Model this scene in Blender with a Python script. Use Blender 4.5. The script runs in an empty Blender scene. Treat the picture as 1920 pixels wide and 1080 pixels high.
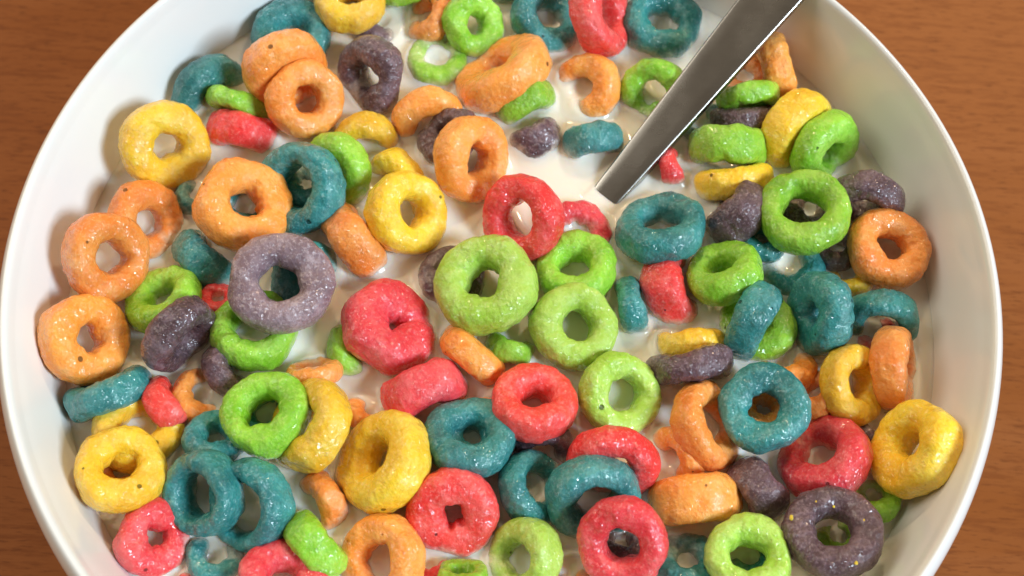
import bpy, math
import numpy as np
from mathutils import Vector, Matrix

S = 0.001                     # everything below is worked out in millimetres
sc = bpy.context.scene
COL = sc.collection

# ------------------------------------------------------------------ camera
HF = math.radians(46.0)
DIST, PITCH, CX, CY, ROLL = 180.711, 0.4452, 1.3564, -5.6394, 0.06184
FOC = 960 / math.tan(HF / 2)
FW = np.array([0, math.sin(PITCH), -math.cos(PITCH)])
_r = np.array([1.0, 0, 0]); _u = np.cross(_r, FW)
RT = math.cos(ROLL) * _r + math.sin(ROLL) * _u
UP = -math.sin(ROLL) * _r + math.cos(ROLL) * _u
CAM = np.array([CX, CY, 0]) - DIST * FW

cam = bpy.data.cameras.new("camera")
cam.sensor_width = 36.0
cam.lens = 18.0 / math.tan(HF / 2)
cam.clip_start, cam.clip_end = 0.01, 50
cam.dof.use_dof = True
cam.dof.focus_distance = 0.186
cam.dof.aperture_fstop = 26
co = bpy.data.objects.new("camera", cam)
M = Matrix(((RT[0], UP[0], -FW[0], CAM[0] * S), (RT[1], UP[1], -FW[1], CAM[1] * S), (RT[2], UP[2], -FW[2], CAM[2] * S), (0, 0, 0, 1)))
co.matrix_world = M
COL.objects.link(co)
sc.camera = co

# ------------------------------------------------------------------ light
w = bpy.data.worlds.new("World"); sc.world = w; w.use_nodes = True
bg = w.node_tree.nodes["Background"]
bg.inputs[0].default_value = (1.0, 0.80, 0.58, 1)
bg.inputs[1].default_value = 0.18


def lamp(name, loc, target, size, power, col, shape='DISK', size_y=None):
    l = bpy.data.lights.new(name, 'AREA'); l.shape = shape; l.size = size
    if size_y: l.size_y = size_y
    l.energy = power; l.color = col
    o = bpy.data.objects.new(name, l); COL.objects.link(o)
    o.location = loc
    o.rotation_euler = (Vector(target) - Vector(loc)).to_track_quat('-Z', 'Y').to_euler()
    return o


# a cool window off to the side, and warm round lamps in the ceiling
lamp("window_light", (1.15, -0.50, 0.90), (0, 0, 0), 0.36, 30, (0.73, 0.88, 1.0), 'RECTANGLE', 0.48)
lamp("ceiling_lamp", (0.55, 0.95, 1.10), (0, 0, 0), 0.10, 6.8, (1.0, 0.76, 0.47))
lamp("ceiling_lamp", (-0.20, 1.25, 1.20), (0, 0, 0), 0.10, 6.5, (1.0, 0.76, 0.47))
lamp("room_fill", (-1.00, 0.40, 0.86), (0, 0, 0), 1.0, 8.6, (1.0, 0.93, 0.80))

vs = sc.view_settings
vs.view_transform = 'Standard'; vs.look = 'None'; vs.exposure = 0.0; vs.gamma = 1.0
sc.cycles.max_bounces = 10
sc.cycles.diffuse_bounces = 6


# ------------------------------------------------------------------ helpers
def ray(px, py):
    d = FW + (px - 960) / FOC * RT + (540 - py) / FOC * UP
    return d


def at(px, py, z):
    d = ray(px, py)
    return CAM + (z - CAM[2]) / d[2] * d


def mesh(name, V, F, mat, parent=None, smooth=True, loc=None):
    me = bpy.data.meshes.new(name)
    V = np.asarray(V, float) * S
    me.from_pydata(V.tolist(), [], F if isinstance(F, list) else F.tolist())
    if smooth:
        me.polygons.foreach_set("use_smooth", np.ones(len(me.polygons), bool))
    me.materials.append(mat)
    o = bpy.data.objects.new(name, me); COL.objects.link(o)
    if loc is not None: o.location = Vector(loc) * S
    if parent: o.parent = parent
    return o


def tag(o, label=None, cat=None, group=None, kind=None):
    if label: o["label"] = label
    if cat: o["category"] = cat
    if group: o["group"] = group
    if kind: o["kind"] = kind
    return o


def empty(name, loc=(0, 0, 0)):
    o = bpy.data.objects.new(name, None); COL.objects.link(o)
    o.location = Vector(loc) * S; o.empty_display_size = 0.01
    return o


def vnoise(P, seed):
    """smooth value noise in [-1,1] on an (n,3) array"""
    P = P + np.array([seed * 17.31, seed * 5.77, seed * 9.13])
    i = np.floor(P).astype(np.int64); f = P - i
    f = f * f * f * (f * (f * 6 - 15) + 10)
    out = 0
    for a in (0, 1):
        for b in (0, 1):
            for c in (0, 1):
                h = (i[:, 0] + a) * 374761393 + (i[:, 1] + b) * 668265263 + (i[:, 2] + c) * 2147483647 + 144665
                h = (h ^ (h >> 13)) * 1274126177
                h = (h ^ (h >> 16)) & 0xFFFF
                wgt = (f[:, 0] if a else 1 - f[:, 0]) * (f[:, 1] if b else 1 - f[:, 1]) * (f[:, 2] if c else 1 - f[:, 2])
                out = out + wgt * (h / 32767.5 - 1)
    return out


class NT:
    def __init__(self, name):
        self.m = bpy.data.materials.new(name); self.m.use_nodes = True
        self.t = self.m.node_tree; self.b = self.t.nodes["Principled BSDF"]
        self.out = self.t.nodes["Material Output"]

    def n(self, typ, ins=None, **kw):
        x = self.t.nodes.new(typ)
        for k, v in kw.items(): setattr(x, k, v)
        for k, v in (ins or {}).items():
            if isinstance(v, bpy.types.NodeSocket): self.t.links.new(v, x.inputs[k])
            else: x.inputs[k].default_value = v
        return x

    def math(self, op, a, b=0.0, c=0.0, clamp=False):
        x = self.n('ShaderNodeMath', {0: a, 1: b, 2: c}, operation=op); x.use_clamp = clamp
        return x.outputs[0]

    def ramp(self, fac, lo, hi, a=0.0, b=1.0):
        x = self.n('ShaderNodeMapRange', {0: fac, 1: lo, 2: hi, 3: a, 4: b}, interpolation_type='SMOOTHSTEP')
        return x.outputs[0]

    def mix(self, fac, a, b, blend='MIX'):
        x = self.n('ShaderNodeMix', data_type='RGBA', blend_type=blend)
        for k, v in ((0, fac), (6, a), (7, b)):
            if isinstance(v, bpy.types.NodeSocket): self.t.links.new(v, x.inputs[k])
            else: x.inputs[k].default_value = v if k == 0 else (*v, 1)
        return x.outputs[2]

    def set(self, **kw):
        for k, v in kw.items():
            k = k.replace('_', ' ')
            if isinstance(v, bpy.types.NodeSocket): self.t.links.new(v, self.b.inputs[k])
            else: self.b.inputs[k].default_value = v
        return self


MZ = -16.0                    # milk level, mm below the rim

# ------------------------------------------------------------------ materials
def mat_ring(name, base, light, dark, mot=0.42):
    t = NT(name)
    tc = t.n('ShaderNodeTexCoord').outputs['Object']
    oi = t.n('ShaderNodeObjectInfo')
    rnd = oi.outputs['Random']
    off = t.n('ShaderNodeVectorMath', {0: tc}, operation='ADD')
    cmb = t.n('ShaderNodeCombineXYZ', {0: rnd, 1: t.math('MULTIPLY', rnd, 3.7), 2: t.math('MULTIPLY', rnd, 1.9)})
    t.t.links.new(cmb.outputs[0], off.inputs[1])
    p = off.outputs[0]
    n1 = t.n('ShaderNodeTexNoise', {'Vector': p, 'Scale': 330.0, 'Detail': 4.0, 'Roughness': 0.62}).outputs[0]
    n2 = t.n('ShaderNodeTexNoise', {'Vector': p, 'Scale': 1300.0, 'Detail': 3.0, 'Roughness': 0.6}).outputs[0]
    n3 = t.n('ShaderNodeTexNoise', {'Vector': p, 'Scale': 150.0, 'Detail': 2.0, 'Roughness': 0.5}).outputs[0]
    c = t.mix(t.ramp(n3, 0.35, 0.68), base, dark)
    c = t.mix(t.math('MULTIPLY', t.ramp(n1, 0.50, 0.74), mot), c, light)
    n4 = t.n('ShaderNodeTexNoise', {'Vector': p, 'Scale': 2300.0, 'Detail': 2.0, 'Roughness': 0.6}).outputs[0]
    c = t.mix(t.math('MULTIPLY', t.ramp(n2, 0.52, 0.70), 0.75 * mot), c, light)
    c = t.mix(t.math('MULTIPLY', t.ramp(n4, 0.55, 0.72), 0.9 * mot), c, light)
    c = t.mix(t.math('MULTIPLY', t.ramp(n4, 0.47, 0.32), 0.9 * mot), c, dark)
    hv = t.n('ShaderNodeHueSaturation', {'Hue': t.math('MULTIPLY_ADD', rnd, 0.008, 0.496), 'Saturation': 1.0, 'Value': t.math('MULTIPLY_ADD', rnd, 0.22, 0.87), 'Color': c})
    c = hv.outputs[0]
    fade = t.n('ShaderNodeTexNoise', {'Vector': p, 'Scale': 120.0, 'Detail': 3.0, 'Roughness': 0.6}).outputs[0]
    c = t.mix(t.math('MULTIPLY', t.ramp(fade, 0.50, 0.72), 0.26), c, light)
    # pinholes left by the puffing
    vo = t.n('ShaderNodeTexVoronoi', {'Vector': p, 'Scale': 330.0, 'Randomness': 1.0}, feature='F1')
    sep = t.n('ShaderNodeSeparateColor', {0: vo.outputs['Color']})
    pick = t.math('GREATER_THAN', sep.outputs[0], 0.78)
    rad = t.math('MULTIPLY_ADD', sep.outputs[1], 0.11, 0.035)
    hole = t.math('MULTIPLY', pick, t.n('ShaderNodeMapRange', {0: t.math('DIVIDE', vo.outputs['Distance'], rad), 1: 0.75, 2: 1.15, 3: 1.0, 4: 0.0}).outputs[0])
    c = t.mix(t.math('MULTIPLY', hole, 0.93), c, tuple(x * 0.20 for x in base))
    # a film of milk left on what dips into it
    gp = t.n('ShaderNodeNewGeometry').outputs['Position']
    sz = t.n('ShaderNodeSeparateXYZ', {0: gp}).outputs[2]
    zz = t.math('MULTIPLY_ADD', t.math('SUBTRACT', n1, 0.5), -0.004, sz)
    film = t.ramp(zz, (MZ + 0.3) * S, (MZ + 2.4) * S, 0.62, 0.0)
    c = t.mix(film, c, (0.80, 0.72, 0.60))
    # the glaze is patchy and gritty
    b1 = t.n('ShaderNodeBump', {'Height': n1, 'Distance': 0.0006, 'Strength': 0.6})
    b0 = t.n('ShaderNodeBump', {'Height': n2, 'Distance': 0.00030, 'Strength': 0.6, 'Normal': b1.outputs[0]})
    gr = t.n('ShaderNodeTexVoronoi', {'Vector': p, 'Scale': 1500.0, 'Randomness': 1.0}, feature='SMOOTH_F1')
    gh = t.math('MULTIPLY', gr.outputs['Distance'], -1.0)
    wet = t.n('ShaderNodeTexNoise', {'Vector': p, 'Scale': 620.0, 'Detail': 2.0, 'Roughness': 0.55}).outputs[0]
    gr = t.n('ShaderNodeTexVoronoi', {'Vector': p, 'Scale': 1400.0, 'Randomness': 1.0}, feature='SMOOTH_F1')
    gh = t.math('MULTIPLY', gr.outputs['Distance'], -1.0)
    b4 = t.n('ShaderNodeBump', {'Height': wet, 'Distance': 0.0013, 'Strength': 1.0})
    b2 = t.n('ShaderNodeBump', {'Height': n2, 'Distance': 0.00012, 'Strength': 0.8, 'Normal': b4.outputs[0]})
    b5 = t.n('ShaderNodeBump', {'Height': t.math('MULTIPLY_ADD', n4, 0.8, gh), 'Distance': 0.00017, 'Strength': 0.6, 'Normal': b0.outputs[0]})
    b3 = t.n('ShaderNodeBump', {'Height': t.math('SUBTRACT', 1.0, hole), 'Distance': 0.0005, 'Strength': 0.8, 'Normal': b5.outputs[0]})
    rough = t.ramp(n3, 0.35, 0.65, 0.42, 0.60)
    t.set(Base_Color=c, Roughness=rough, Normal=b3.outputs[0], IOR=1.38)
    t.b.inputs['Subsurface Weight'].default_value = 0.40
    t.b.inputs['Subsurface Radius'].default_value = (1.0, 0.6, 0.35)
    t.b.inputs['Subsurface Scale'].default_value = 0.0012
    damp = t.n('ShaderNodeTexNoise', {'Vector': p, 'Scale': 210.0, 'Detail': 2.0, 'Roughness': 0.5}).outputs[0]
    cw = t.math('MULTIPLY', t.ramp(damp, 0.34, 0.56, 0.42, 1.0), t.math('SUBTRACT', 1.0, hole))
    t.t.links.new(cw, t.b.inputs['Coat Weight'])
    t.b.inputs['Coat Roughness'].default_value = 0.06
    t.t.links.new(b2.outputs[0], t.b.inputs['Coat Normal'])
    return t.m


RM = {
    'Y': mat_ring('yellow_cereal', (0.90, 0.60, 0.030), (0.93, 0.74, 0.18), (0.84, 0.46, 0.012)),
    'O': mat_ring('orange_cereal', (0.91, 0.345, 0.065), (0.93, 0.52, 0.20), (0.86, 0.245, 0.026)),
    'G': mat_ring('green_cereal', (0.31, 0.62, 0.045), (0.52, 0.75, 0.16), (0.19, 0.46, 0.012)),
    'L': mat_ring('pale_green_cereal', (0.45, 0.68, 0.11), (0.62, 0.80, 0.27), (0.34, 0.57, 0.045)),
    'R': mat_ring('red_cereal', (0.84, 0.062, 0.070), (0.90, 0.28, 0.26), (0.74, 0.025, 0.030)),
    'T': mat_ring('teal_cereal', (0.028, 0.25, 0.245), (0.17, 0.46, 0.45), (0.012, 0.145, 0.15)),
    'P': mat_ring('purple_cereal', (0.130, 0.072, 0.090), (0.29, 0.20, 0.23), (0.070, 0.034, 0.042), 0.7),
    'M': mat_ring('mauve_cereal', (0.27, 0.185, 0.210), (0.46, 0.37, 0.40), (0.17, 0.105, 0.125), 0.7),
}


def mat_milk():
    t = NT('milk')
    gp = t.n('ShaderNodeNewGeometry').outputs['Position']
    n1 = t.n('ShaderNodeTexNoise', {'Vector': gp, 'Scale': 60.0, 'Detail': 3.0}).outputs[0]
    c = t.mix(n1, (0.83, 0.765, 0.645), (0.86, 0.815, 0.73))
    t.set(Base_Color=c, Roughness=0.10, IOR=1.35)
    t.b.inputs['Subsurface Weight'].default_value = 0.8
    t.b.inputs['Subsurface Radius'].default_value = (1.0, 0.75, 0.5)
    t.b.inputs['Subsurface Scale'].default_value = 0.0022
    return t.m


def mat_porcelain():
    t = NT('glazed_ceramic')
    tc = t.n('ShaderNodeTexCoord').outputs['Object']
    n1 = t.n('ShaderNodeTexNoise', {'Vector': tc, 'Scale': 25.0, 'Detail': 3.0}).outputs[0]
    n2 = t.n('ShaderNodeTexNoise', {'Vector': tc, 'Scale': 220.0, 'Detail': 2.0}).outputs[0]
    c = t.mix(n1, (0.755, 0.755, 0.74), (0.80, 0.80, 0.785))
    b = t.n('ShaderNodeBump', {'Height': n2, 'Distance': 0.0002, 'Strength': 0.06})
    t.set(Base_Color=c, Roughness=0.12, IOR=1.5, Normal=b.outputs[0])
    return t.m


def mat_steel():
    t = NT('brushed_steel')
    tc = t.n('ShaderNodeTexCoord').outputs['Object']
    mp = t.n('ShaderNodeMapping', {'Vector': tc, 'Scale': (1.0, 22.0, 22.0)})
    n1 = t.n('ShaderNodeTexNoise', {'Vector': mp.outputs[0], 'Scale': 120.0, 'Detail': 3.0}).outputs[0]
    n2 = t.n('ShaderNodeTexNoise', {'Vector': tc, 'Scale': 90.0, 'Detail': 4.0}).outputs[0]
    b = t.n('ShaderNodeBump', {'Height': n1, 'Distance': 0.0001, 'Strength': 0.10})
    t.set(Base_Color=t.mix(n1, (0.37, 0.36, 0.34), (0.44, 0.425, 0.405)), Metallic=1.0, Roughness=t.ramp(n2, 0.3, 0.7, 0.22, 0.30), Normal=b.outputs[0])
    return t.m


def mat_wood():
    t = NT('wood_laminate')
    tc = t.n('ShaderNodeTexCoord').outputs['Object']
    wv = t.n('ShaderNodeTexNoise', {'Vector': tc, 'Scale': 9.0, 'Detail': 2.0}).outputs['Color']
    wp = t.n('ShaderNodeVectorMath', {0: wv, 1: (0.0, 0.006, 0.0)}, operation='MULTIPLY')
    ad = t.n('ShaderNodeVectorMath', {0: tc, 1: wp.outputs[0]}, operation='ADD').outputs[0]

    def streak(sx, sy, scale, det=4.0):
        mp = t.n('ShaderNodeMapping', {'Vector': ad, 'Scale': (sx, sy, 1.0)})
        return t.n('ShaderNodeTexNoise', {'Vector': mp.outputs[0], 'Scale': scale, 'Detail': det, 'Roughness': 0.6}).outputs[0]
    broad = streak(1.0, 9.0, 9.0)
    fine = streak(3.0, 22.0, 42.0)
    pores = streak(2.5, 18.0, 105.0, 2.0)
    c = t.mix(t.ramp(broad, 0.2, 0.8), (0.252, 0.077, 0.017), (0.300, 0.104, 0.031))
    c = t.mix(t.math('MULTIPLY', t.ramp(fine, 0.46, 0.66), 0.6), c, (0.19, 0.055, 0.014))
    c = t.mix(t.math('MULTIPLY', t.ramp(pores, 0.56, 0.70), 0.6), c, (0.13, 0.036, 0.010))
    b = t.n('ShaderNodeBump', {'Height': pores, 'Distance': 0.0002, 'Strength': 0.15})
    t.set(Base_Color=c, Roughness=t.ramp(broad, 0.3, 0.7, 0.42, 0.52), Normal=b.outputs[0], IOR=1.45, Specular_IOR_Level=0.14)
    return t.m


MILK, CERAMIC, STEEL, WOOD = mat_milk(), mat_porcelain(), mat_steel(), mat_wood()

# ------------------------------------------------------------------ table top
TZ = -58.0
o = mesh('tabletop', [(-700, -500, TZ), (700, -500, TZ), (700, 700, TZ), (-700, 700, TZ),
                      (-700, -500, TZ - 25), (700, -500, TZ - 25), (700, 700, TZ - 25), (-700, 700, TZ - 25)],
         [(0, 1, 2, 3), (7, 6, 5, 4), (0, 4, 5, 1), (1, 5, 6, 2), (2, 6, 7, 3), (3, 7, 4, 0)], WOOD, smooth=False)
tag(o, 'warm brown wood tabletop with fine streaky grain under the bowl', 'table', kind='structure')

# ------------------------------------------------------------------ bowl
def smooth_profile(P, n):
    """Catmull-Rom through (r,z) points"""
    P = np.array(P, float)
    Q = np.vstack([2 * P[0] - P[1], P, 2 * P[-1] - P[-2]])
    out = []
    for i in range(1, len(Q) - 2):
        for s in np.arange(n) / n:
            a, b, c, d = Q[i - 1:i + 3]
            out.append(0.5 * ((2 * b) + (-a + c) * s + (2 * a - 5 * b + 4 * c - d) * s ** 2 + (-a + 3 * b - 3 * c + d) * s ** 3))
    out.append(P[-1])
    return np.array(out)


def lathe(name, prof, mat, parent, seg=192):
    n = len(prof); a = np.linspace(0, 2 * np.pi, seg, endpoint=False)
    V = np.stack([prof[None, :, 0] * np.cos(a)[:, None], prof[None, :, 0] * np.sin(a)[:, None], np.broadcast_to(prof[None, :, 1], (seg, n))], -1)
    wob = 1 + 0.0016 * np.sin(2 * a + 0.6) + 0.0008 * np.sin(5 * a)
    V[..., :2] *= wob[:, None, None]
    i, j = np.meshgrid(np.arange(seg), np.arange(n - 1), indexing='ij'); k = (i + 1) % seg
    F = np.stack([i * n + j, k * n + j, k * n + j + 1, i * n + j + 1], -1).reshape(-1, 4)
    return mesh(name, V.reshape(-1, 3), F, mat, parent)


INNER = smooth_profile([(73.35, -2.4), (72.6, -5), (71.4, -10), (70.1, -16), (68.3, -23), (64.5, -32), (56.5, -41.5), (42, -48.5), (24, -51.6), (0.01, -52.2)], 8)
RIM = smooth_profile([(76.15, -5.8), (76.4, -4.4), (76.25, -3.0), (75.85, -1.7), (75.25, -0.6), (74.7, -0.06), (74.25, -0.1), (73.8, -0.7), (73.35, -2.4)], 7)
OUTER = smooth_profile([(36, -54.5), (50, -50.5), (61, -43), (68.3, -32), (72.2, -19), (75.0, -10.5), (76.15, -5.8)], 8)
FOOT = smooth_profile([(31.5, -53.2), (31.8, -56.5), (33.0, -57.8), (35.2, -57.8), (36.3, -56.6), (36, -54.5)], 5)
bowl = empty('cereal_bowl', (0, 0, TZ))
tag(bowl, 'round white glazed ceramic bowl full of milk and coloured cereal rings', 'bowl')
for nm, pr in (('inner_wall', INNER[::-1]), ('rim', RIM), ('outer_wall', OUTER), ('foot_ring', FOOT)):
    prt = lathe(nm, pr[::-1] if nm != 'inner_wall' else pr[::-1], CERAMIC, bowl)
    prt.location = (0, 0, -TZ * S)


def wall_r(z):
    return np.interp(z, INNER[::-1, 1], INNER[::-1, 0])


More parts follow.
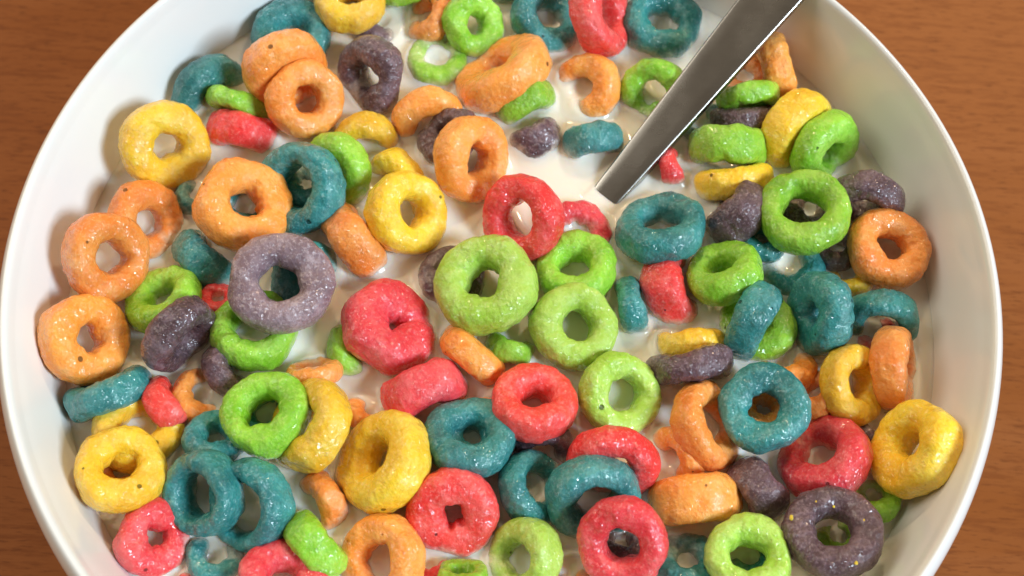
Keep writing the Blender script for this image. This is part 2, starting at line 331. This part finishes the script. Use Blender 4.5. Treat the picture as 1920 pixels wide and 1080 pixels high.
# ------------------------------------------------------------------ cereal rings
# colour, x, y (where the photograph shows the centre), radius px, tilt away from the viewer, lean direction,
# height above the milk, hole ratio, half thickness ratio, label
RINGS = [
    ('Y', 657, 5, 70, 48, 92, 5.5, 'yellow ring perched above a teal and a purple ring at the far wall'),
    ('T', 548, 66, 78, 38, 90, -1.0, 'teal ring half sunk against the far wall behind the paired orange rings'),
    ('P', 708, 50, 56, 55, 60, -0.6, 'small purple lump half sunk under the perched yellow ring'),
    ('G', 750, -40, 60, 45, 90, 0.5, 'green ring cut off by the frame beside the perched yellow ring'),
    ('O', 808, 32, 58, 62, 150, 0.0, 'small orange ring tucked behind the upright green ring near the far wall'),
    ('G', 887, 46, 62, 30, 20, 3.0, 'bright green ring with a milk filled hole near the far wall'),
    ('G', 820, 118, 62, 45, 95, 1.4, 'milk soaked green ring sunk between a purple ring and the tilted long orange ring'),
    ('O', 942, 137, 96, 68, 118, 2.5, 'large orange ring tilted steeply with a slit hole below two far rings', {'k': 0.40}),
    ('T', 1026, 36, 73, 38, 50, 3.2, 'dark teal ring with a wide hole between green and upright red rings'),
    ('T', 948, -42, 55, 40, 90, 0.0, 'dark teal ring barely showing at the far edge behind the milk filled green ring'),
    ('R', 1127, 28, 84, 62, 12, 5.6, 'upright red ring between two teal rings at the far wall'),
    ('T', 1241, 44, 77, 38, 75, 3.4, 'curled teal ring with a pinhole right against the spoon handle', {'gap': (250, 22, 0.25)}),
    ('O', 1450, 128, 68, 78, 195, 3.0, 'pale orange ring leaning on the shaded wall behind the spoon handle', {'k': 0.46}),
    ('O', 1398, 150, 52, 40, 90, 0.0, 'dark orange ring in shade beneath the spoon handle'),
    ('G', 1226, 172, 66, 22, 200, 4.6, 'green ring partly covered by the spoon handle'),
    ('O', 1098, 168, 71, 34, 160, 0.1, 'orange crescent shaped ring in open milk below the upright red ring'),
    ('T', 1111, 266, 57, 80, 280, 1.0, 'short teal ring on edge in open milk beside the spoon handle', {'k': 0.52}),
    ('P', 1004, 262, 52, 87, 120, 1.2, 'small wedge shaped purple ring alone in open milk', {'k': 0.62}),
    ('G', 982, 195, 64, 80, 298, 0.6, 'small green ring on edge under the large tilted orange ring', {'k': 0.46}),
    ('O', 803, 226, 70, 42, 300, 0.5, 'orange arc half drowned in milk beside the curled purple ring'),
    ('P', 842, 258, 62, 50, 130, 1.6, 'purple ring mostly drowned behind a large orange ring'),
    ('P', 697, 141, 77, 48, 185, 4.6, 'dark purple curled ring beside the paired orange rings', {'gap': (160, 26, 0.3), 'h': 0.33}),
    ('O', 535, 132, 86, 45, 300, 3.5, 'rear orange ring of the stacked pair near the far wall, its hole covered'),
    ('O', 572, 186, 75, 22, 0, 7.0, 'front orange ring of the stacked pair near the far wall, with a diamond hole', {'h': 0.33}),
    ('T', 398, 178, 80, 42, 315, -0.7, 'teal arc sunk against the bright wall above the lone yellow ring'),
    ('G', 447, 198, 64, 80, 248, 2.4, 'slim green ring on edge above a red one beside the bright wall', {'k': 0.33}),
    ('R', 457, 252, 72, 82, 255, 1.3, 'red ring on edge with a dark pit beside the lone yellow ring', {'k': 0.5}),
    ('Y', 310, 272, 87, 24, -25, 7.4, 'bright yellow ring leaning alone on the bright bowl wall'),
    ('Y', 685, 268, 66, 40, 270, -0.4, 'yellow arc drowned in milk between the green dome and orange arc'),
    ('T', 562, 352, 90, 38, 180, 2.8, 'milky teal ring with a dark hole tucked behind the large orange ring', {'h': 0.46}),
    ('G', 632, 322, 76, 45, 190, -0.2, 'olive green domed ring half sunk behind the milky teal ring'),
    ('Y', 740, 344, 66, 45, 200, 1.35, 'rear yellow ring of the touching pair in the middle of the bowl'),
    ('Y', 763, 400, 83, 30, 20, 5.8, 'front yellow ring of the touching pair, with a slanted narrow hole', {'h': 0.28}),
    ('O', 883, 298, 84, 42, -10, 2.5, 'orange ring with an oval hole in front of the drowned purple ring'),
    ('O', 456, 386, 92, 32, 50, 6.0, 'large orange ring with a chipped edge resting on the purple ring', {'gap': (290, 10, 0.14), 'h': 0.33}),
    ('O', 272, 415, 77, 28, 0, 5.2, 'orange ring tucked under another orange ring beside the lone yellow one', {'h': 0.34}),
    ('O', 200, 482, 87, 32, 0, 7.4, 'mottled orange ring overlapping another on the bright wall', {'h': 0.36}),
    ('O', 160, 636, 89, 33, 15, 4.2, 'plump orange ring resting on the bright wall above a teal stick shaped ring', {'h': 0.3}),
    ('G', 308, 562, 76, 55, 125, 4.6, 'bright green ring on its side behind a glossy dark purple ring'),
    ('P', 335, 626, 82, 66, -40, 6.2, 'glossy dark purple ring on its side with a shadowed hole'),
    ('T', 388, 490, 70, 78, 50, 1.6, 'deep teal ring in shade beneath the purple ring with a square hole', {'k': 0.5}),
    ('T', 368, 375, 42, 50, 60, 0.3, 'sliver of dark teal ring beneath the large chipped orange ring'),
    ('M', 525, 531, 102, 14, 90, 9.0, 'large mauve purple ring with a square hole lying on top', {'h': 0.38, 'k': 0.38}),
    ('G', 476, 622, 82, 36, 100, 3.0, 'bright green crescent under the large mauve ring', {'h': 0.44}),
    ('T', 582, 533, 80, 32, 20, 0.6, 'teal ring hidden beneath the large mauve ring'),
    ('O', 666, 454, 80, 88, 38, 2.0, 'orange ring standing on edge between mauve and yellow rings', {'k': 0.46}),
    ('R', 730, 615, 94, 40, 50, 3.0, 'fat red ring with a cleft shaped hole in the middle of the bowl', {'h': 0.13, 'k': 0.46, 'gap': (318, 14, 0.22)}),
    ('R', 410, 562, 40, 40, 90, 0.2, 'tiny patch of red ring peeping from under the mauve ring'),
    ('P', 432, 690, 62, 50, 30, 1.0, 'dark purple ring in shade under the bright green crescent'),
    ('O', 590, 700, 56, 75, 100, 0.1, 'small orange arc drowned in milk below the bright green crescent'),
    ('G', 668, 660, 64, 45, 30, -0.9, 'green smear of a drowned ring beside the fat red ring'),
    ('P', 848, 520, 66, 30, 90, 0.5, 'brownish purple ring hidden under the large pale green ring'),
    ('L', 908, 534, 99, 26, 120, 6.5, 'large pale green ring lying on top at the centre of the bowl', {'h': 0.34}),
    ('R', 980, 410, 85, 34, 190, 2.5, 'glossy red ring with a milk filled hole near the end of the spoon handle', {'h': 0.36}),
    ('R', 1080, 440, 68, 20, 80, 1.9, 'red arc half sunk beside the glossy red ring near the spoon'),
    ('G', 1079, 506, 78, 38, 100, 3.4, 'mid green ring behind another green one and beside the red arc', {'h': 0.36}),
    ('L', 1077, 612, 85, 22, 40, 4.0, 'pale green ring with white milk in its round hole', {'h': 0.34}),
    ('G', 955, 654, 50, 80, 70, 0.5, 'small pale green ring drowned in milk beside a slim orange one', {'k': 0.5}),
    ('O', 887, 666, 77, 88, 50, 0.5, 'slim orange ring on edge beside the fat red ring', {'k': 0.4}),
    ('R', 794, 738, 84, 76, 295, 1.4, 'milky red ring half sunk below the fat red ring', {'k': 0.5}),
    ('O', 690, 782, 46, 60, 60, 0.0, 'small orange patch drowned in milk above the oval yellow ring'),
    ('O', 893, 752, 42, 60, 90, -0.8, 'sliver of orange ring sunk between teal and red rings'),
    ('T', 1241, 428, 88, 55, 98, 2.5, 'milk coated teal ring floating flat beside the spoon end', {'h': 0.4}),
    ('T', 1186, 578, 60, 88, 15, 0.4, 'slim teal ring on edge between pale green and pitted red rings', {'k': 0.42}),
    ('R', 1262, 542, 78, 70, 22, 1.5, 'pitted red ring on its side with a broad glossy face', {'k': 0.5}),
    ('G', 1358, 511, 77, 54, 112, 5.0, 'oblong green ring with a slit hole leaning on a red ring', {'h': 0.32}),
    ('P', 1384, 402, 70, 84, 140, 3.0, 'brownish purple ring on edge behind the high green ring', {'k': 0.58}),
    ('G', 1508, 397, 89, 34, 85, 8.0, 'high bright green ring with a dark wide hole near the shaded wall', {'h': 0.42}),
    ('P', 1622, 377, 70, 55, 265, 2.0, 'glossy mauve ring beside the shaded wall above a browned orange ring', {'h': 0.4}),
    ('P', 1570, 466, 52, 40, 90, 0.5, 'dark purple ring in shade under the high green ring'),
    ('O', 1666, 467, 81, 36, 40, 5.5, 'browned orange ring leaning on the shaded wall', {'h': 0.34}),
    ('Y', 1590, 520, 46, 45, 90, -0.3, 'small yellow patch in shade under the browned orange ring'),
    ('Y', 1373, 341, 76, 86, 98, 1.0, 'yellow ring on edge below the broad green ring near the spoon', {'k': 0.42}),
    ('G', 1362, 276, 78, 82, 270, 2.4, 'broad green ring on edge beside the spoon handle', {'k': 0.47}),
    ('P', 1392, 222, 62, 86, 95, 2.0, 'flat purple ring on edge sandwiched between two green ones', {'k': 0.36}),
    ('G', 1404, 181, 58, 80, 280, 4.5, 'small green ring on edge lying on a flat purple one near the spoon', {'k': 0.38}),
    ('T', 1312, 238, 54, 40, 90, -0.9, 'dark teal ring in the shade of the spoon handle'),
    ('R', 1260, 316, 40, 82, 20, 0.6, 'small red piece poking from the milk beside the spoon', {'k': 0.5}),
    ('Y', 1494, 246, 86, 64, -28, 3.0, 'hooked yellow ring on edge beside the shaded wall', {'h': 0.3}),
    ('G', 1545, 279, 74, 58, -32, 5.6, 'leaning green ring with a slit hole beside the hooked yellow ring'),
    ('T', 1428, 452, 48, 50, 60, 0.8, 'teal patch under the high green ring'),
    ('T', 1478, 505, 72, 36, 95, 1.2, 'dark teal ring with a milky glint in its hole'),
    ('T', 1412, 600, 79, 86, -26, 4.0, 'light teal ring standing on edge below the oblong green ring', {'k': 0.47}),
    ('T', 1540, 588, 82, 56, 182, 4.0, 'folded teal ring with a narrow slot beside the light teal one', {'h': 0.22}),
    ('T', 1652, 602, 72, 48, 270, 2.2, 'teal arch over a dark hole below the browned orange ring', {'arc': 1, 'h': 0.46}),
    ('R', 1638, 628, 46, 40, 90, -0.5, 'dim red ring seen through the teal arch'),
    ('O', 1676, 692, 83, 80, 0, 3.5, 'bright orange ring standing on edge by the shaded wall', {'k': 0.44}),
    ('Y', 1598, 722, 77, 50, 5, 2.5, 'yellow ring half covered by the upright orange one', {'h': 0.36}),
    ('O', 1530, 740, 54, 50, 120, 0.5, 'pale orange ring behind the big teal ring with a small hole'),
    ('O', 1470, 692, 60, 60, 90, -0.6, 'orange ring sunk in milk above the big teal ring with a small hole'),
    ('G', 1420, 612, 74, 30, 90, 0.3, 'dim green ring under the light teal one'),
    ('Y', 1290, 645, 67, 88, 95, -0.3, 'yellow ring on edge sunk behind the long purple ring', {'k': 0.45}),
    ('P', 1297, 692, 84, 78, 280, 2.2, 'long curved purple ring on edge in front of a yellow one', {'k': 0.38, 'bend': 0.08}),
    ('T', 205, 739, 85, 87, 112, 2.5, 'stick shaped teal ring on edge below the plump orange ring', {'k': 0.4}),
    ('Y', 260, 803, 88, 26, 90, 2.5, 'rear yellow ring of the stacked pair below the teal stick shaped ring'),
    ('Y', 224, 881, 87, 30, 88, 6.2, 'front yellow ring of the stacked pair, with a square brown hole', {'h': 0.36}),
    ('R', 312, 760, 58, 80, 35, 0.3, 'small red ring on edge beside the stacked yellow pair', {'k': 0.5}),
    ('O', 376, 745, 58, 30, 60, -0.2, 'flat orange patch drowned beside the small red ring'),
    ('T', 404, 822, 62, 40, 95, 2.0, 'teal ring half sunk beside the plain green ring'),
    ('G', 497, 776, 87, 34, 125, 6.0, 'bright green ring lying on a tilted yellow ring', {'h': 0.38}),
    ('Y', 584, 798, 93, 55, 155, 3.4, 'tilted yellow ring beneath a bright green ring'),
    ('T', 383, 925, 84, 44, 195, 5.4, 'dusty teal ring with a wide hole overlapping a darker one', {'h': 0.5}),
    ('T', 468, 945, 90, 44, 195, 2.6, 'thin dark teal ring beneath the dusty teal one', {'h': 0.54}),
    ('R', 288, 1008, 72, 20, 20, 4.6, 'red ring with a small hole near the wall below the yellow pair', {'h': 0.26}),
    ('T', 405, 1048, 56, 40, 90, 0.6, 'blue teal ring sunk in milk below the dusty teal ring'),
    ('R', 375, 1098, 42, 40, 90, 0.5, 'small red piece cut off by the frame beside the sunk blue teal ring'),
    ('R', 532, 1088, 84, 30, 80, 4.2, 'rounded red ring cut off by the frame below the thin teal ring'),
    ('G', 590, 1022, 74, 86, 40, 2.5, 'dark speckled green ring on edge beside the cut off red ring', {'k': 0.48}),
    ('O', 603, 945, 64, 62, 200, 1.2, 'lumpy pale orange ring drowned in milk below the tilted yellow ring'),
    ('Y', 720, 864, 101, 46, 155, 4.0, 'large oval yellow ring with a slanted slit hole', {'h': 0.28}),
    ('O', 718, 1050, 87, 38, 185, 4.2, 'orange ring cut off by the frame below the large oval yellow ring', {'h': 0.38}),
    ('R', 850, 958, 87, 22, 260, 4.5, 'plump red ring with a tiny hole beside the large oval yellow ring', {'h': 0.22}),
    ('T', 880, 820, 89, 40, 88, 5.0, 'blue teal ring with a dark hole above the plump red ring', {'h': 0.36}),
    ('R', 1003, 756, 85, 42, 85, 4.5, 'glossy red ring with a shallow hole lying over a purple piece', {'h': 0.32}),
    ('P', 1018, 834, 60, 50, 270, 1.0, 'purple piece wedged beneath the glossy red ring'),
    ('L', 1163, 740, 82, 24, 10, 1.8, 'oval lime green ring with milk in its tall hole', {'h': 0.38, 'sy': 1.0}),
    ('R', 1150, 866, 86, 48, 270, 1.5, 'glossy red dome behind a grey teal ring'),
    ('T', 998, 915, 72, 42, 20, 2.4, 'speckled teal ring beside the grey teal arch', {'h': 0.42}),
    ('T', 1112, 934, 93, 42, 285, 4.5, 'grey teal arch with a dark hollow behind a rough red ring', {'arc': 1, 'h': 0.42}),
    ('R', 1166, 1018, 89, 20, 240, 8.0, 'rough red ring on top with a square dark hole', {'h': 0.35}),
    ('L', 982, 1048, 81, 40, 180, 3.0, 'lime green ring cut off by the frame beside the rough red ring', {'h': 0.38}),
    ('G', 868, 1080, 50, 60, 90, 3.5, 'stubby bright green ring cut off by the frame below the plump red ring'),
    ('R', 806, 1064, 40, 40, 90, 0.0, 'dim red ring sunk between the orange and stubby green rings'),
    ('O', 1065, 1078, 44, 45, 90, 0.2, 'orange ring peeping from under the rough red ring'),
    ('O', 1300, 940, 92, 84, 275, 2.2, 'barrel shaped orange ring lying on edge beside the rough red ring', {'k': 0.48}),
    ('O', 1326, 797, 84, 55, 15, 3.2, 'pale orange crescent beside the big teal ring with a small hole', {'arc': 1, 'h': 0.4}),
    ('O', 1268, 858, 60, 42, 200, -0.2, 'orange ring drowned in milk beside the pale orange crescent'),
    ('T', 1433, 765, 88, 15, 90, 8.0, 'big dusty teal ring with a small round hole showing orange', {'h': 0.32}),
    ('P', 1421, 920, 68, 84, 215, 3.2, 'pitted brown purple ring on edge beside the barrel shaped orange one', {'k': 0.58}),
    ('R', 1544, 858, 94, 44, 115, 4.5, 'large red ring with a tilted hole below the big dusty teal ring', {'h': 0.36}),
    ('Y', 1715, 840, 94, 46, 150, 5.0, 'yellow ring leaning on the wall beside the large red ring', {'h': 0.28}),
    ('P', 1563, 998, 95, 26, 80, 9.0, 'dark purple ring flecked with yellow crumbs lying on top', {'h': 0.38, 'crumbs': [(1484, 970, 0.75), (1563, 950, 0.4), (1605, 1055, 0.6), (1470, 1010, 0.35), (1530, 940, 0.3), (1620, 975, 0.3)]}),
    ('L', 1403, 1046, 84, 22, 70, 7.0, 'bright green ring cut off by the frame with teal inside its hole', {'h': 0.36}),
    ('T', 1288, 1055, 66, 42, 80, 2.0, 'dark teal ring in shade beneath two bright rings'),
    ('T', 1405, 1050, 50, 40, 90, 0.5, 'teal ring seen through the hole of a bright green ring'),
    ('G', 1640, 936, 50, 42, 90, 1.0, 'olive green ring under the yellow ring leaning on the wall'),
    ('P', 1640, 800, 54, 45, 60, 0.3, 'brown purple ring in shade between yellow and red rings'),
    ('G', 1575, 1012, 50, 40, 90, 2.0, 'green ring glimpsed through the hole of the crumb flecked purple ring'),
    ('Y', 808, 905, 50, 45, 90, -0.4, 'yellow ring in shade between large oval yellow and plump red rings'),
    ('T', 458, 392, 68, 40, 90, 0.6, 'dark teal ring glimpsed through the hole of the large chipped orange ring'),
    ('P', 1512, 398, 64, 40, 60, 1.5, 'dark purple ring glimpsed through the wide hole of the high green ring', {'h': 0.2}),
    ('T', 888, 822, 62, 30, 90, 0.8, 'deep teal ring in shade glimpsed through the hole of the blue teal ring'),
    ('P', 1166, 1022, 64, 40, 80, 1.5, 'purple ring glimpsed through the hole of the rough red ring', {'h': 0.2}),
    ('O', 1430, 772, 66, 40, 80, 1.5, 'orange ring glimpsed through the small hole of the big dusty teal ring', {'h': 0.2}),
    ('O', 226, 892, 52, 40, 80, 0.3, 'brown orange ring glimpsed through the square hole of the front yellow ring', {'h': 0.2}),
    ('T', 498, 786, 60, 35, 90, 0.5, 'dark teal ring glimpsed through the hole of the green ring on a tilted yellow one', {'h': 0.3}),
    ('T', 574, 352, 54, 40, 90, -0.1, 'shadowed teal ring glimpsed through the hole of the milky teal ring', {'h': 0.15}),
]

rng = np.random.default_rng(11)
class Ring: pass
rings = []
for i, row in enumerate(RINGS):
    c, px, py, R, tilt, phi, z, label = row[:8]
    ex = row[8] if len(row) > 8 else {}
    r = Ring(); r.c, r.px, r.py, r.Rpx, r.label, r.ex, r.i = c, px, py, R, label, ex, i
    r.z = r.z0 = (0.92 * z - 1.7) if z > 1 else z - 0.3 + 0.5 * (z < 0.2)
    r.tilt, r.spec = tilt, z
    d = ray(px, py); d = d / np.linalg.norm(d)
    rt = RT - d * (RT @ d); rt /= np.linalg.norm(rt); up = np.cross(rt, d)
    tl, ph = math.radians(tilt), math.radians(phi)
    r.n = -d * math.cos(tl) + math.sin(tl) * (math.cos(ph) * rt + math.sin(ph) * up)
    ref = (math.cos(ph) * rt + math.sin(ph) * up) * math.cos(tl) + d * math.sin(tl)     # in-plane, foreshortened direction
    r.ax = ref; r.ay = np.cross(r.n, r.ax)
    r.hole = ex['h'] * 1.0 if 'h' in ex else 0.32 + rng.uniform(-0.04, 0.04)
    r.k = ex.get('k', 0.42 + rng.uniform(-0.03, 0.03))
    r.seed = 3 + i * 1.37
    rings.append(r)


def place(r):
    r.p = at(r.px, r.py, MZ + r.z)
    r.R = 0.975 * r.Rpx * ((r.p - CAM) @ FW) / FOC
    r.rc = r.R * (1 + r.hole) / 2; r.w = r.R * (1 - r.hole) / 2; r.kk = 0.95 * r.k * r.R


def local(r, P):
    q = P - r.p
    return np.stack([q @ r.ax, q @ r.ay, q @ r.n], -1)


def sdf(r, P):
    q = local(r, P)
    rho = np.hypot(q[..., 0], q[..., 1])
    return (np.hypot((rho - r.rc) / r.w, q[..., 2] / r.kk) - 1) * min(r.w, r.kk)


def surf_samples(r, nu=28, nv=12):
    a = np.linspace(0, 2 * np.pi, nu, endpoint=False); b = np.linspace(0, 2 * np.pi, nv, endpoint=False)
    A, B = np.meshgrid(a, b, indexing='ij')
    rho = r.rc + r.w * np.cos(B)
    q = np.stack([rho * np.cos(A), rho * np.sin(A), r.kk * np.sin(B)], -1).reshape(-1, 3)
    return r.p + q[:, :1] * r.ax + q[:, 1:2] * r.ay + q[:, 2:] * r.n


for r in rings:
    place(r)
    if r.tilt < 60 and r.spec >= 1.5 and 'arc' not in r.ex:      # rings seen whole keep their whole top above the milk
        low = r.p[2] - r.rc * math.sqrt(max(0, 1 - r.n[2] ** 2))
        need = MZ - 0.25 * r.kk - low
        if need > 0:
            r.z += min(need, 3.5); r.z0 = r.z; place(r)
# nothing sinks into the wall or into its neighbour: the upper one moves up its own line of sight
for it in range(60):
    moved = 0
    for r in rings:
        P = surf_samples(r)
        if 'free' not in r.ex:
            pen = (np.hypot(P[:, 0], P[:, 1]) - wall_r(P[:, 2]) + 0.15)[P[:, 2] < -1].max(initial=-9)
            if pen > 0 and r.z < r.z0 + 4:
                r.z += min(0.4, pen); place(r); moved += 1
    for a in rings:
        for b in rings:
            if a.z < b.z or a is b: continue
            if np.linalg.norm(a.p - b.p) > (a.R + b.R) * 1.02: continue
            P = surf_samples(a)
            pen = max(-sdf(b, P).min(), -sdf(a, surf_samples(b)).min())
            if pen > 0.7 and a.z < a.z0 + 1.3 and it < 45:
                a.z += 0.2; place(a); moved += 1
    if not moved: break

NU, NV = 104, 44
uu = np.linspace(0, 2 * np.pi, NU, endpoint=False); vv = np.linspace(0, 2 * np.pi, NV, endpoint=False)
UA, VA = np.meshgrid(uu, vv, indexing='ij')
ii, jj = np.meshgrid(np.arange(NU), np.arange(NV), indexing='ij')
RF = np.stack([ii * NV + jj, ((ii + 1) % NU) * NV + jj, ((ii + 1) % NU) * NV + (jj + 1) % NV, ii * NV + (jj + 1) % NV], -1).reshape(-1, 4)
RFL = RF.tolist()


def build_ring(r):
    s = r.seed; ex = r.ex
    cu = np.stack([np.cos(uu) * 1.1, np.sin(uu) * 1.1, np.zeros(NU)], 1)
    rcu = r.rc * (1 + 0.045 * vnoise(cu, s)); wu = r.w * (1 + 0.17 * vnoise(cu * 1.5, s + 3)); ku = r.kk * (1 + 0.12 * vnoise(cu * 1.3, s + 5))
    e = 2 / 2.5
    cv, sv = np.cos(VA), np.sin(VA)
    x = np.sign(cv) * np.abs(cv) ** e; y = np.sign(sv) * np.abs(sv) ** e
    rho = rcu[:, None] + wu[:, None] * x
    hgt = ku[:, None] * y
    hgt = hgt + (0.10 if r.tilt < 70 else 0.03) * r.kk * vnoise(cu * 0.9, s + 8)[:, None]
    if 'gap' in ex:                                   # a torn or pinched place in the ring: (angle, width, depth)
        g, gw, gd = ex['gap']
        dd = np.angle(np.exp(1j * (uu - math.radians(g)))); f = 1 - gd * np.exp(-(dd / math.radians(gw)) ** 2)
        rho = rcu[:, None] + (rho - rcu[:, None]) * f[:, None]; hgt = hgt * f[:, None]
    if 'bend' in ex: hgt = hgt + ex['bend'] * r.R * (np.cos(2 * UA + math.radians(ex.get('bdir', 0))))
    V = np.stack([rho * np.cos(UA) * ex.get('sx', 1), rho * np.sin(UA) * ex.get('sy', 1), hgt], -1)
    # normals of the smooth shape, then puffed lumps along them
    du = np.roll(V, -1, 0) - np.roll(V, 1, 0); dv = np.roll(V, -1, 1) - np.roll(V, 1, 1)
    nn = np.cross(du, dv); nn /= np.linalg.norm(nn, axis=-1, keepdims=True) + 1e-9
    P = V.reshape(-1, 3)
    d = 0.24 * vnoise(P / 3.6, s + 11) + 0.12 * vnoise(P / 1.5, s + 13) + 0.12 * vnoise(P / 0.72, s + 17)
    P = P + nn.reshape(-1, 3) * d[:, None]
    o = mesh('cereal_ring', P, RFL, RM[r.c])
    o.matrix_world = Matrix(((r.ax[0], r.ay[0], r.n[0], r.p[0] * S), (r.ax[1], r.ay[1], r.n[1], r.p[1] * S), (r.ax[2], r.ay[2], r.n[2], r.p[2] * S), (0, 0, 0, 1)))
    tag(o, r.label, 'cereal ring', 'cereal rings floating in the milk')
    r.o = o
    return o


for r in rings: build_ring(r)

# flecks of yellow crumb stuck to the dark purple ring
for r in rings:
    if 'crumbs' not in r.ex: continue
    for k, (px, py, sz) in enumerate(r.ex['crumbs']):
        g = at(px, py, MZ + r.z); dv = (CAM - g) / np.linalg.norm(CAM - g)
        ts = np.linspace(-8, 12, 400); dd = sdf(r, g[None] + ts[:, None] * dv[None])
        ins = np.where(dd < 0.25)[0]
        if not len(ins): continue
        pt = g + ts[ins[-1]] * dv
        a = np.linspace(0, 2 * np.pi, 8, endpoint=False); V = []
        for lat in (-0.9, -0.3, 0.4, 0.95):
            for q in a:
                V.append((math.cos(lat) * math.cos(q), math.cos(lat) * math.sin(q), math.sin(lat)))
        V = np.array(V); V = V * (1 + 0.35 * vnoise(V * 1.6, 40 + k))[:, None] * np.array([sz, sz * 0.7, sz * 0.3]) * 0.62
        F = [(l * 8 + q, l * 8 + (q + 1) % 8, (l + 1) * 8 + (q + 1) % 8, (l + 1) * 8 + q) for l in range(3) for q in range(8)] + [tuple(range(7, -1, -1)), tuple(range(24, 32))]
        c = mesh('crumb', V, F, RM['Y'])
        c.parent = r.o
        inv = local(r, pt[None])[0]
        c.location = Vector(inv) * S

# ------------------------------------------------------------------ spoon
A = at(1124, 380, MZ); B = at(1440, 0, -1.5)
ax = (B - A) / np.linalg.norm(B - A)
d0 = ray(1290, 180); d0 /= np.linalg.norm(d0)
side = np.cross(ax, np.array([0, 0, 1.0])); side /= np.linalg.norm(side)
nrm = np.cross(side, ax)
roll = math.radians(0)
side, nrm = side * math.cos(roll) + nrm * math.sin(roll), nrm * math.cos(roll) - side * math.sin(roll)
LAB = np.linalg.norm(B - A)
spoon = empty('spoon', A)
tag(spoon, 'plain stainless steel spoon standing in the milk with its handle over the rim', 'spoon')


def strip(name, ts, half, thick, off):
    """a bar with softened edges along the spoon's own length"""
    prof = [(-1, -0.7), (-1, 0.75), (-0.96, 0.93), (-0.86, 1.0), (-0.4, 1.02), (0.4, 1.02), (0.86, 1.0), (0.96, 0.93), (1, 0.75), (1, -0.7), (0.9, -1), (-0.9, -1)]
    V = []; n = len(prof)
    for t, h, th, of in zip(ts, half, thick, off):
        for u, v in prof:
            e = (abs(u) - 0.86) / 0.14
            uu_ = math.copysign(h - 0.42 + 0.42 * max(0, e), u) if abs(u) >= 0.86 else u / 0.86 * (h - 0.42)
            V.append(ax * t + side * uu_ + nrm * (of + v * th / 2 - th / 2))
    F = [(i * n + j, i * n + (j + 1) % n, (i + 1) * n + (j + 1) % n, (i + 1) * n + j) for i in range(len(ts) - 1) for j in range(n)]
    F += [tuple(range(n - 1, -1, -1)), tuple(range((len(ts) - 1) * n, len(ts) * n))]
    F = [f[::-1] for f in F]
    return mesh(name, V, F, STEEL, spoon)


ts = np.linspace(-14, LAB + 62, 46)
half = np.interp(ts, [-14, 0, LAB, LAB + 45, LAB + 62], [2.1, 2.55, 4.45, 6.6, 5.2])
hd = strip('handle', ts, half, np.interp(ts, [-14, 0, LAB], [2.8, 2.6, 1.7]), -0.0 * ts)
# ------------------------------------------------------------------ milk, drawn up a little round everything that stands in it
rm = float(wall_r(MZ)) + 0.35
G = np.arange(-72, 72.01, 0.36)
GX, GY = np.meshgrid(G, G, indexing='ij')
P = np.stack([GX.ravel(), GY.ravel(), np.full(GX.size, MZ)], 1)
lift = np.zeros(len(P)); rad = np.hypot(P[:, 0], P[:, 1])
for r in rings:
    if abs(r.p[2] - MZ) > r.R + 1: continue
    near = np.where((P[:, :2] - r.p[:2] < r.R + 6).all(1) & (P[:, :2] - r.p[:2] > -r.R - 6).all(1))[0]
    d = np.maximum(sdf(r, P[near]), 0)
    lift[near] = np.maximum(lift[near], 1.0 * np.exp(-d / 0.8))
lift = np.maximum(lift, 0.55 * np.exp(-np.maximum(rm - rad, 0) / 0.9))
q = P - A
qs = np.abs(q @ side) - np.interp(q @ ax, ts, half); qn = np.abs(q @ nrm + 1.3) - 1.3
dsp = np.hypot(np.maximum(qs, 0), np.maximum(qn, 0))
lift = np.maximum(lift, 0.45 * np.exp(-dsp / 0.8) * (np.abs(q @ ax) < 14))
zz = MZ + lift + 0.05 * vnoise(P / 7, 2.2)
P[:, 2] = zz
N = len(G)
keep = (rad < rm + 0.6).reshape(N, N)
a, b = np.meshgrid(np.arange(N - 1), np.arange(N - 1), indexing='ij')
ok = keep[:-1, :-1] & keep[1:, :-1] & keep[1:, 1:] & keep[:-1, 1:]
a, b = a[ok], b[ok]
F = np.stack([a * N + b, (a + 1) * N + b, (a + 1) * N + b + 1, a * N + b + 1], -1)
used = np.unique(F); remap = np.full(N * N, -1); remap[used] = np.arange(len(used))
o = mesh('milk', P[used], remap[F], MILK)
tag(o, 'creamy white milk pooled in the bowl between the cereal rings', 'milk', kind='stuff')

# the scoop lies under the milk
V = []; n1, n2 = 24, 10
for sgn in (1, -1):
    for q in range(n2 + 1):
        rr = q / n2
        for p in range(n1):
            an = 2 * math.pi * p / n1
            V.append(ax * (-34 + 21 * rr * math.cos(an)) + side * (13.5 * rr * math.sin(an)) + nrm * (-7 * (1 - rr * rr) - (0.9 if sgn < 0 else 0) - 0.6))
F = []
for sft in (0, (n2 + 1) * n1):
    for q in range(n2):
        for p in range(n1):
            F.append((sft + q * n1 + p, sft + q * n1 + (p + 1) % n1, sft + (q + 1) * n1 + (p + 1) % n1, sft + (q + 1) * n1 + p))
for p in range(n1):
    F.append((n2 * n1 + p, n2 * n1 + (p + 1) % n1, (2 * n2 + 1) * n1 + (p + 1) % n1, (2 * n2 + 1) * n1 + p))
mesh('scoop', V, F, STEEL, spoon)
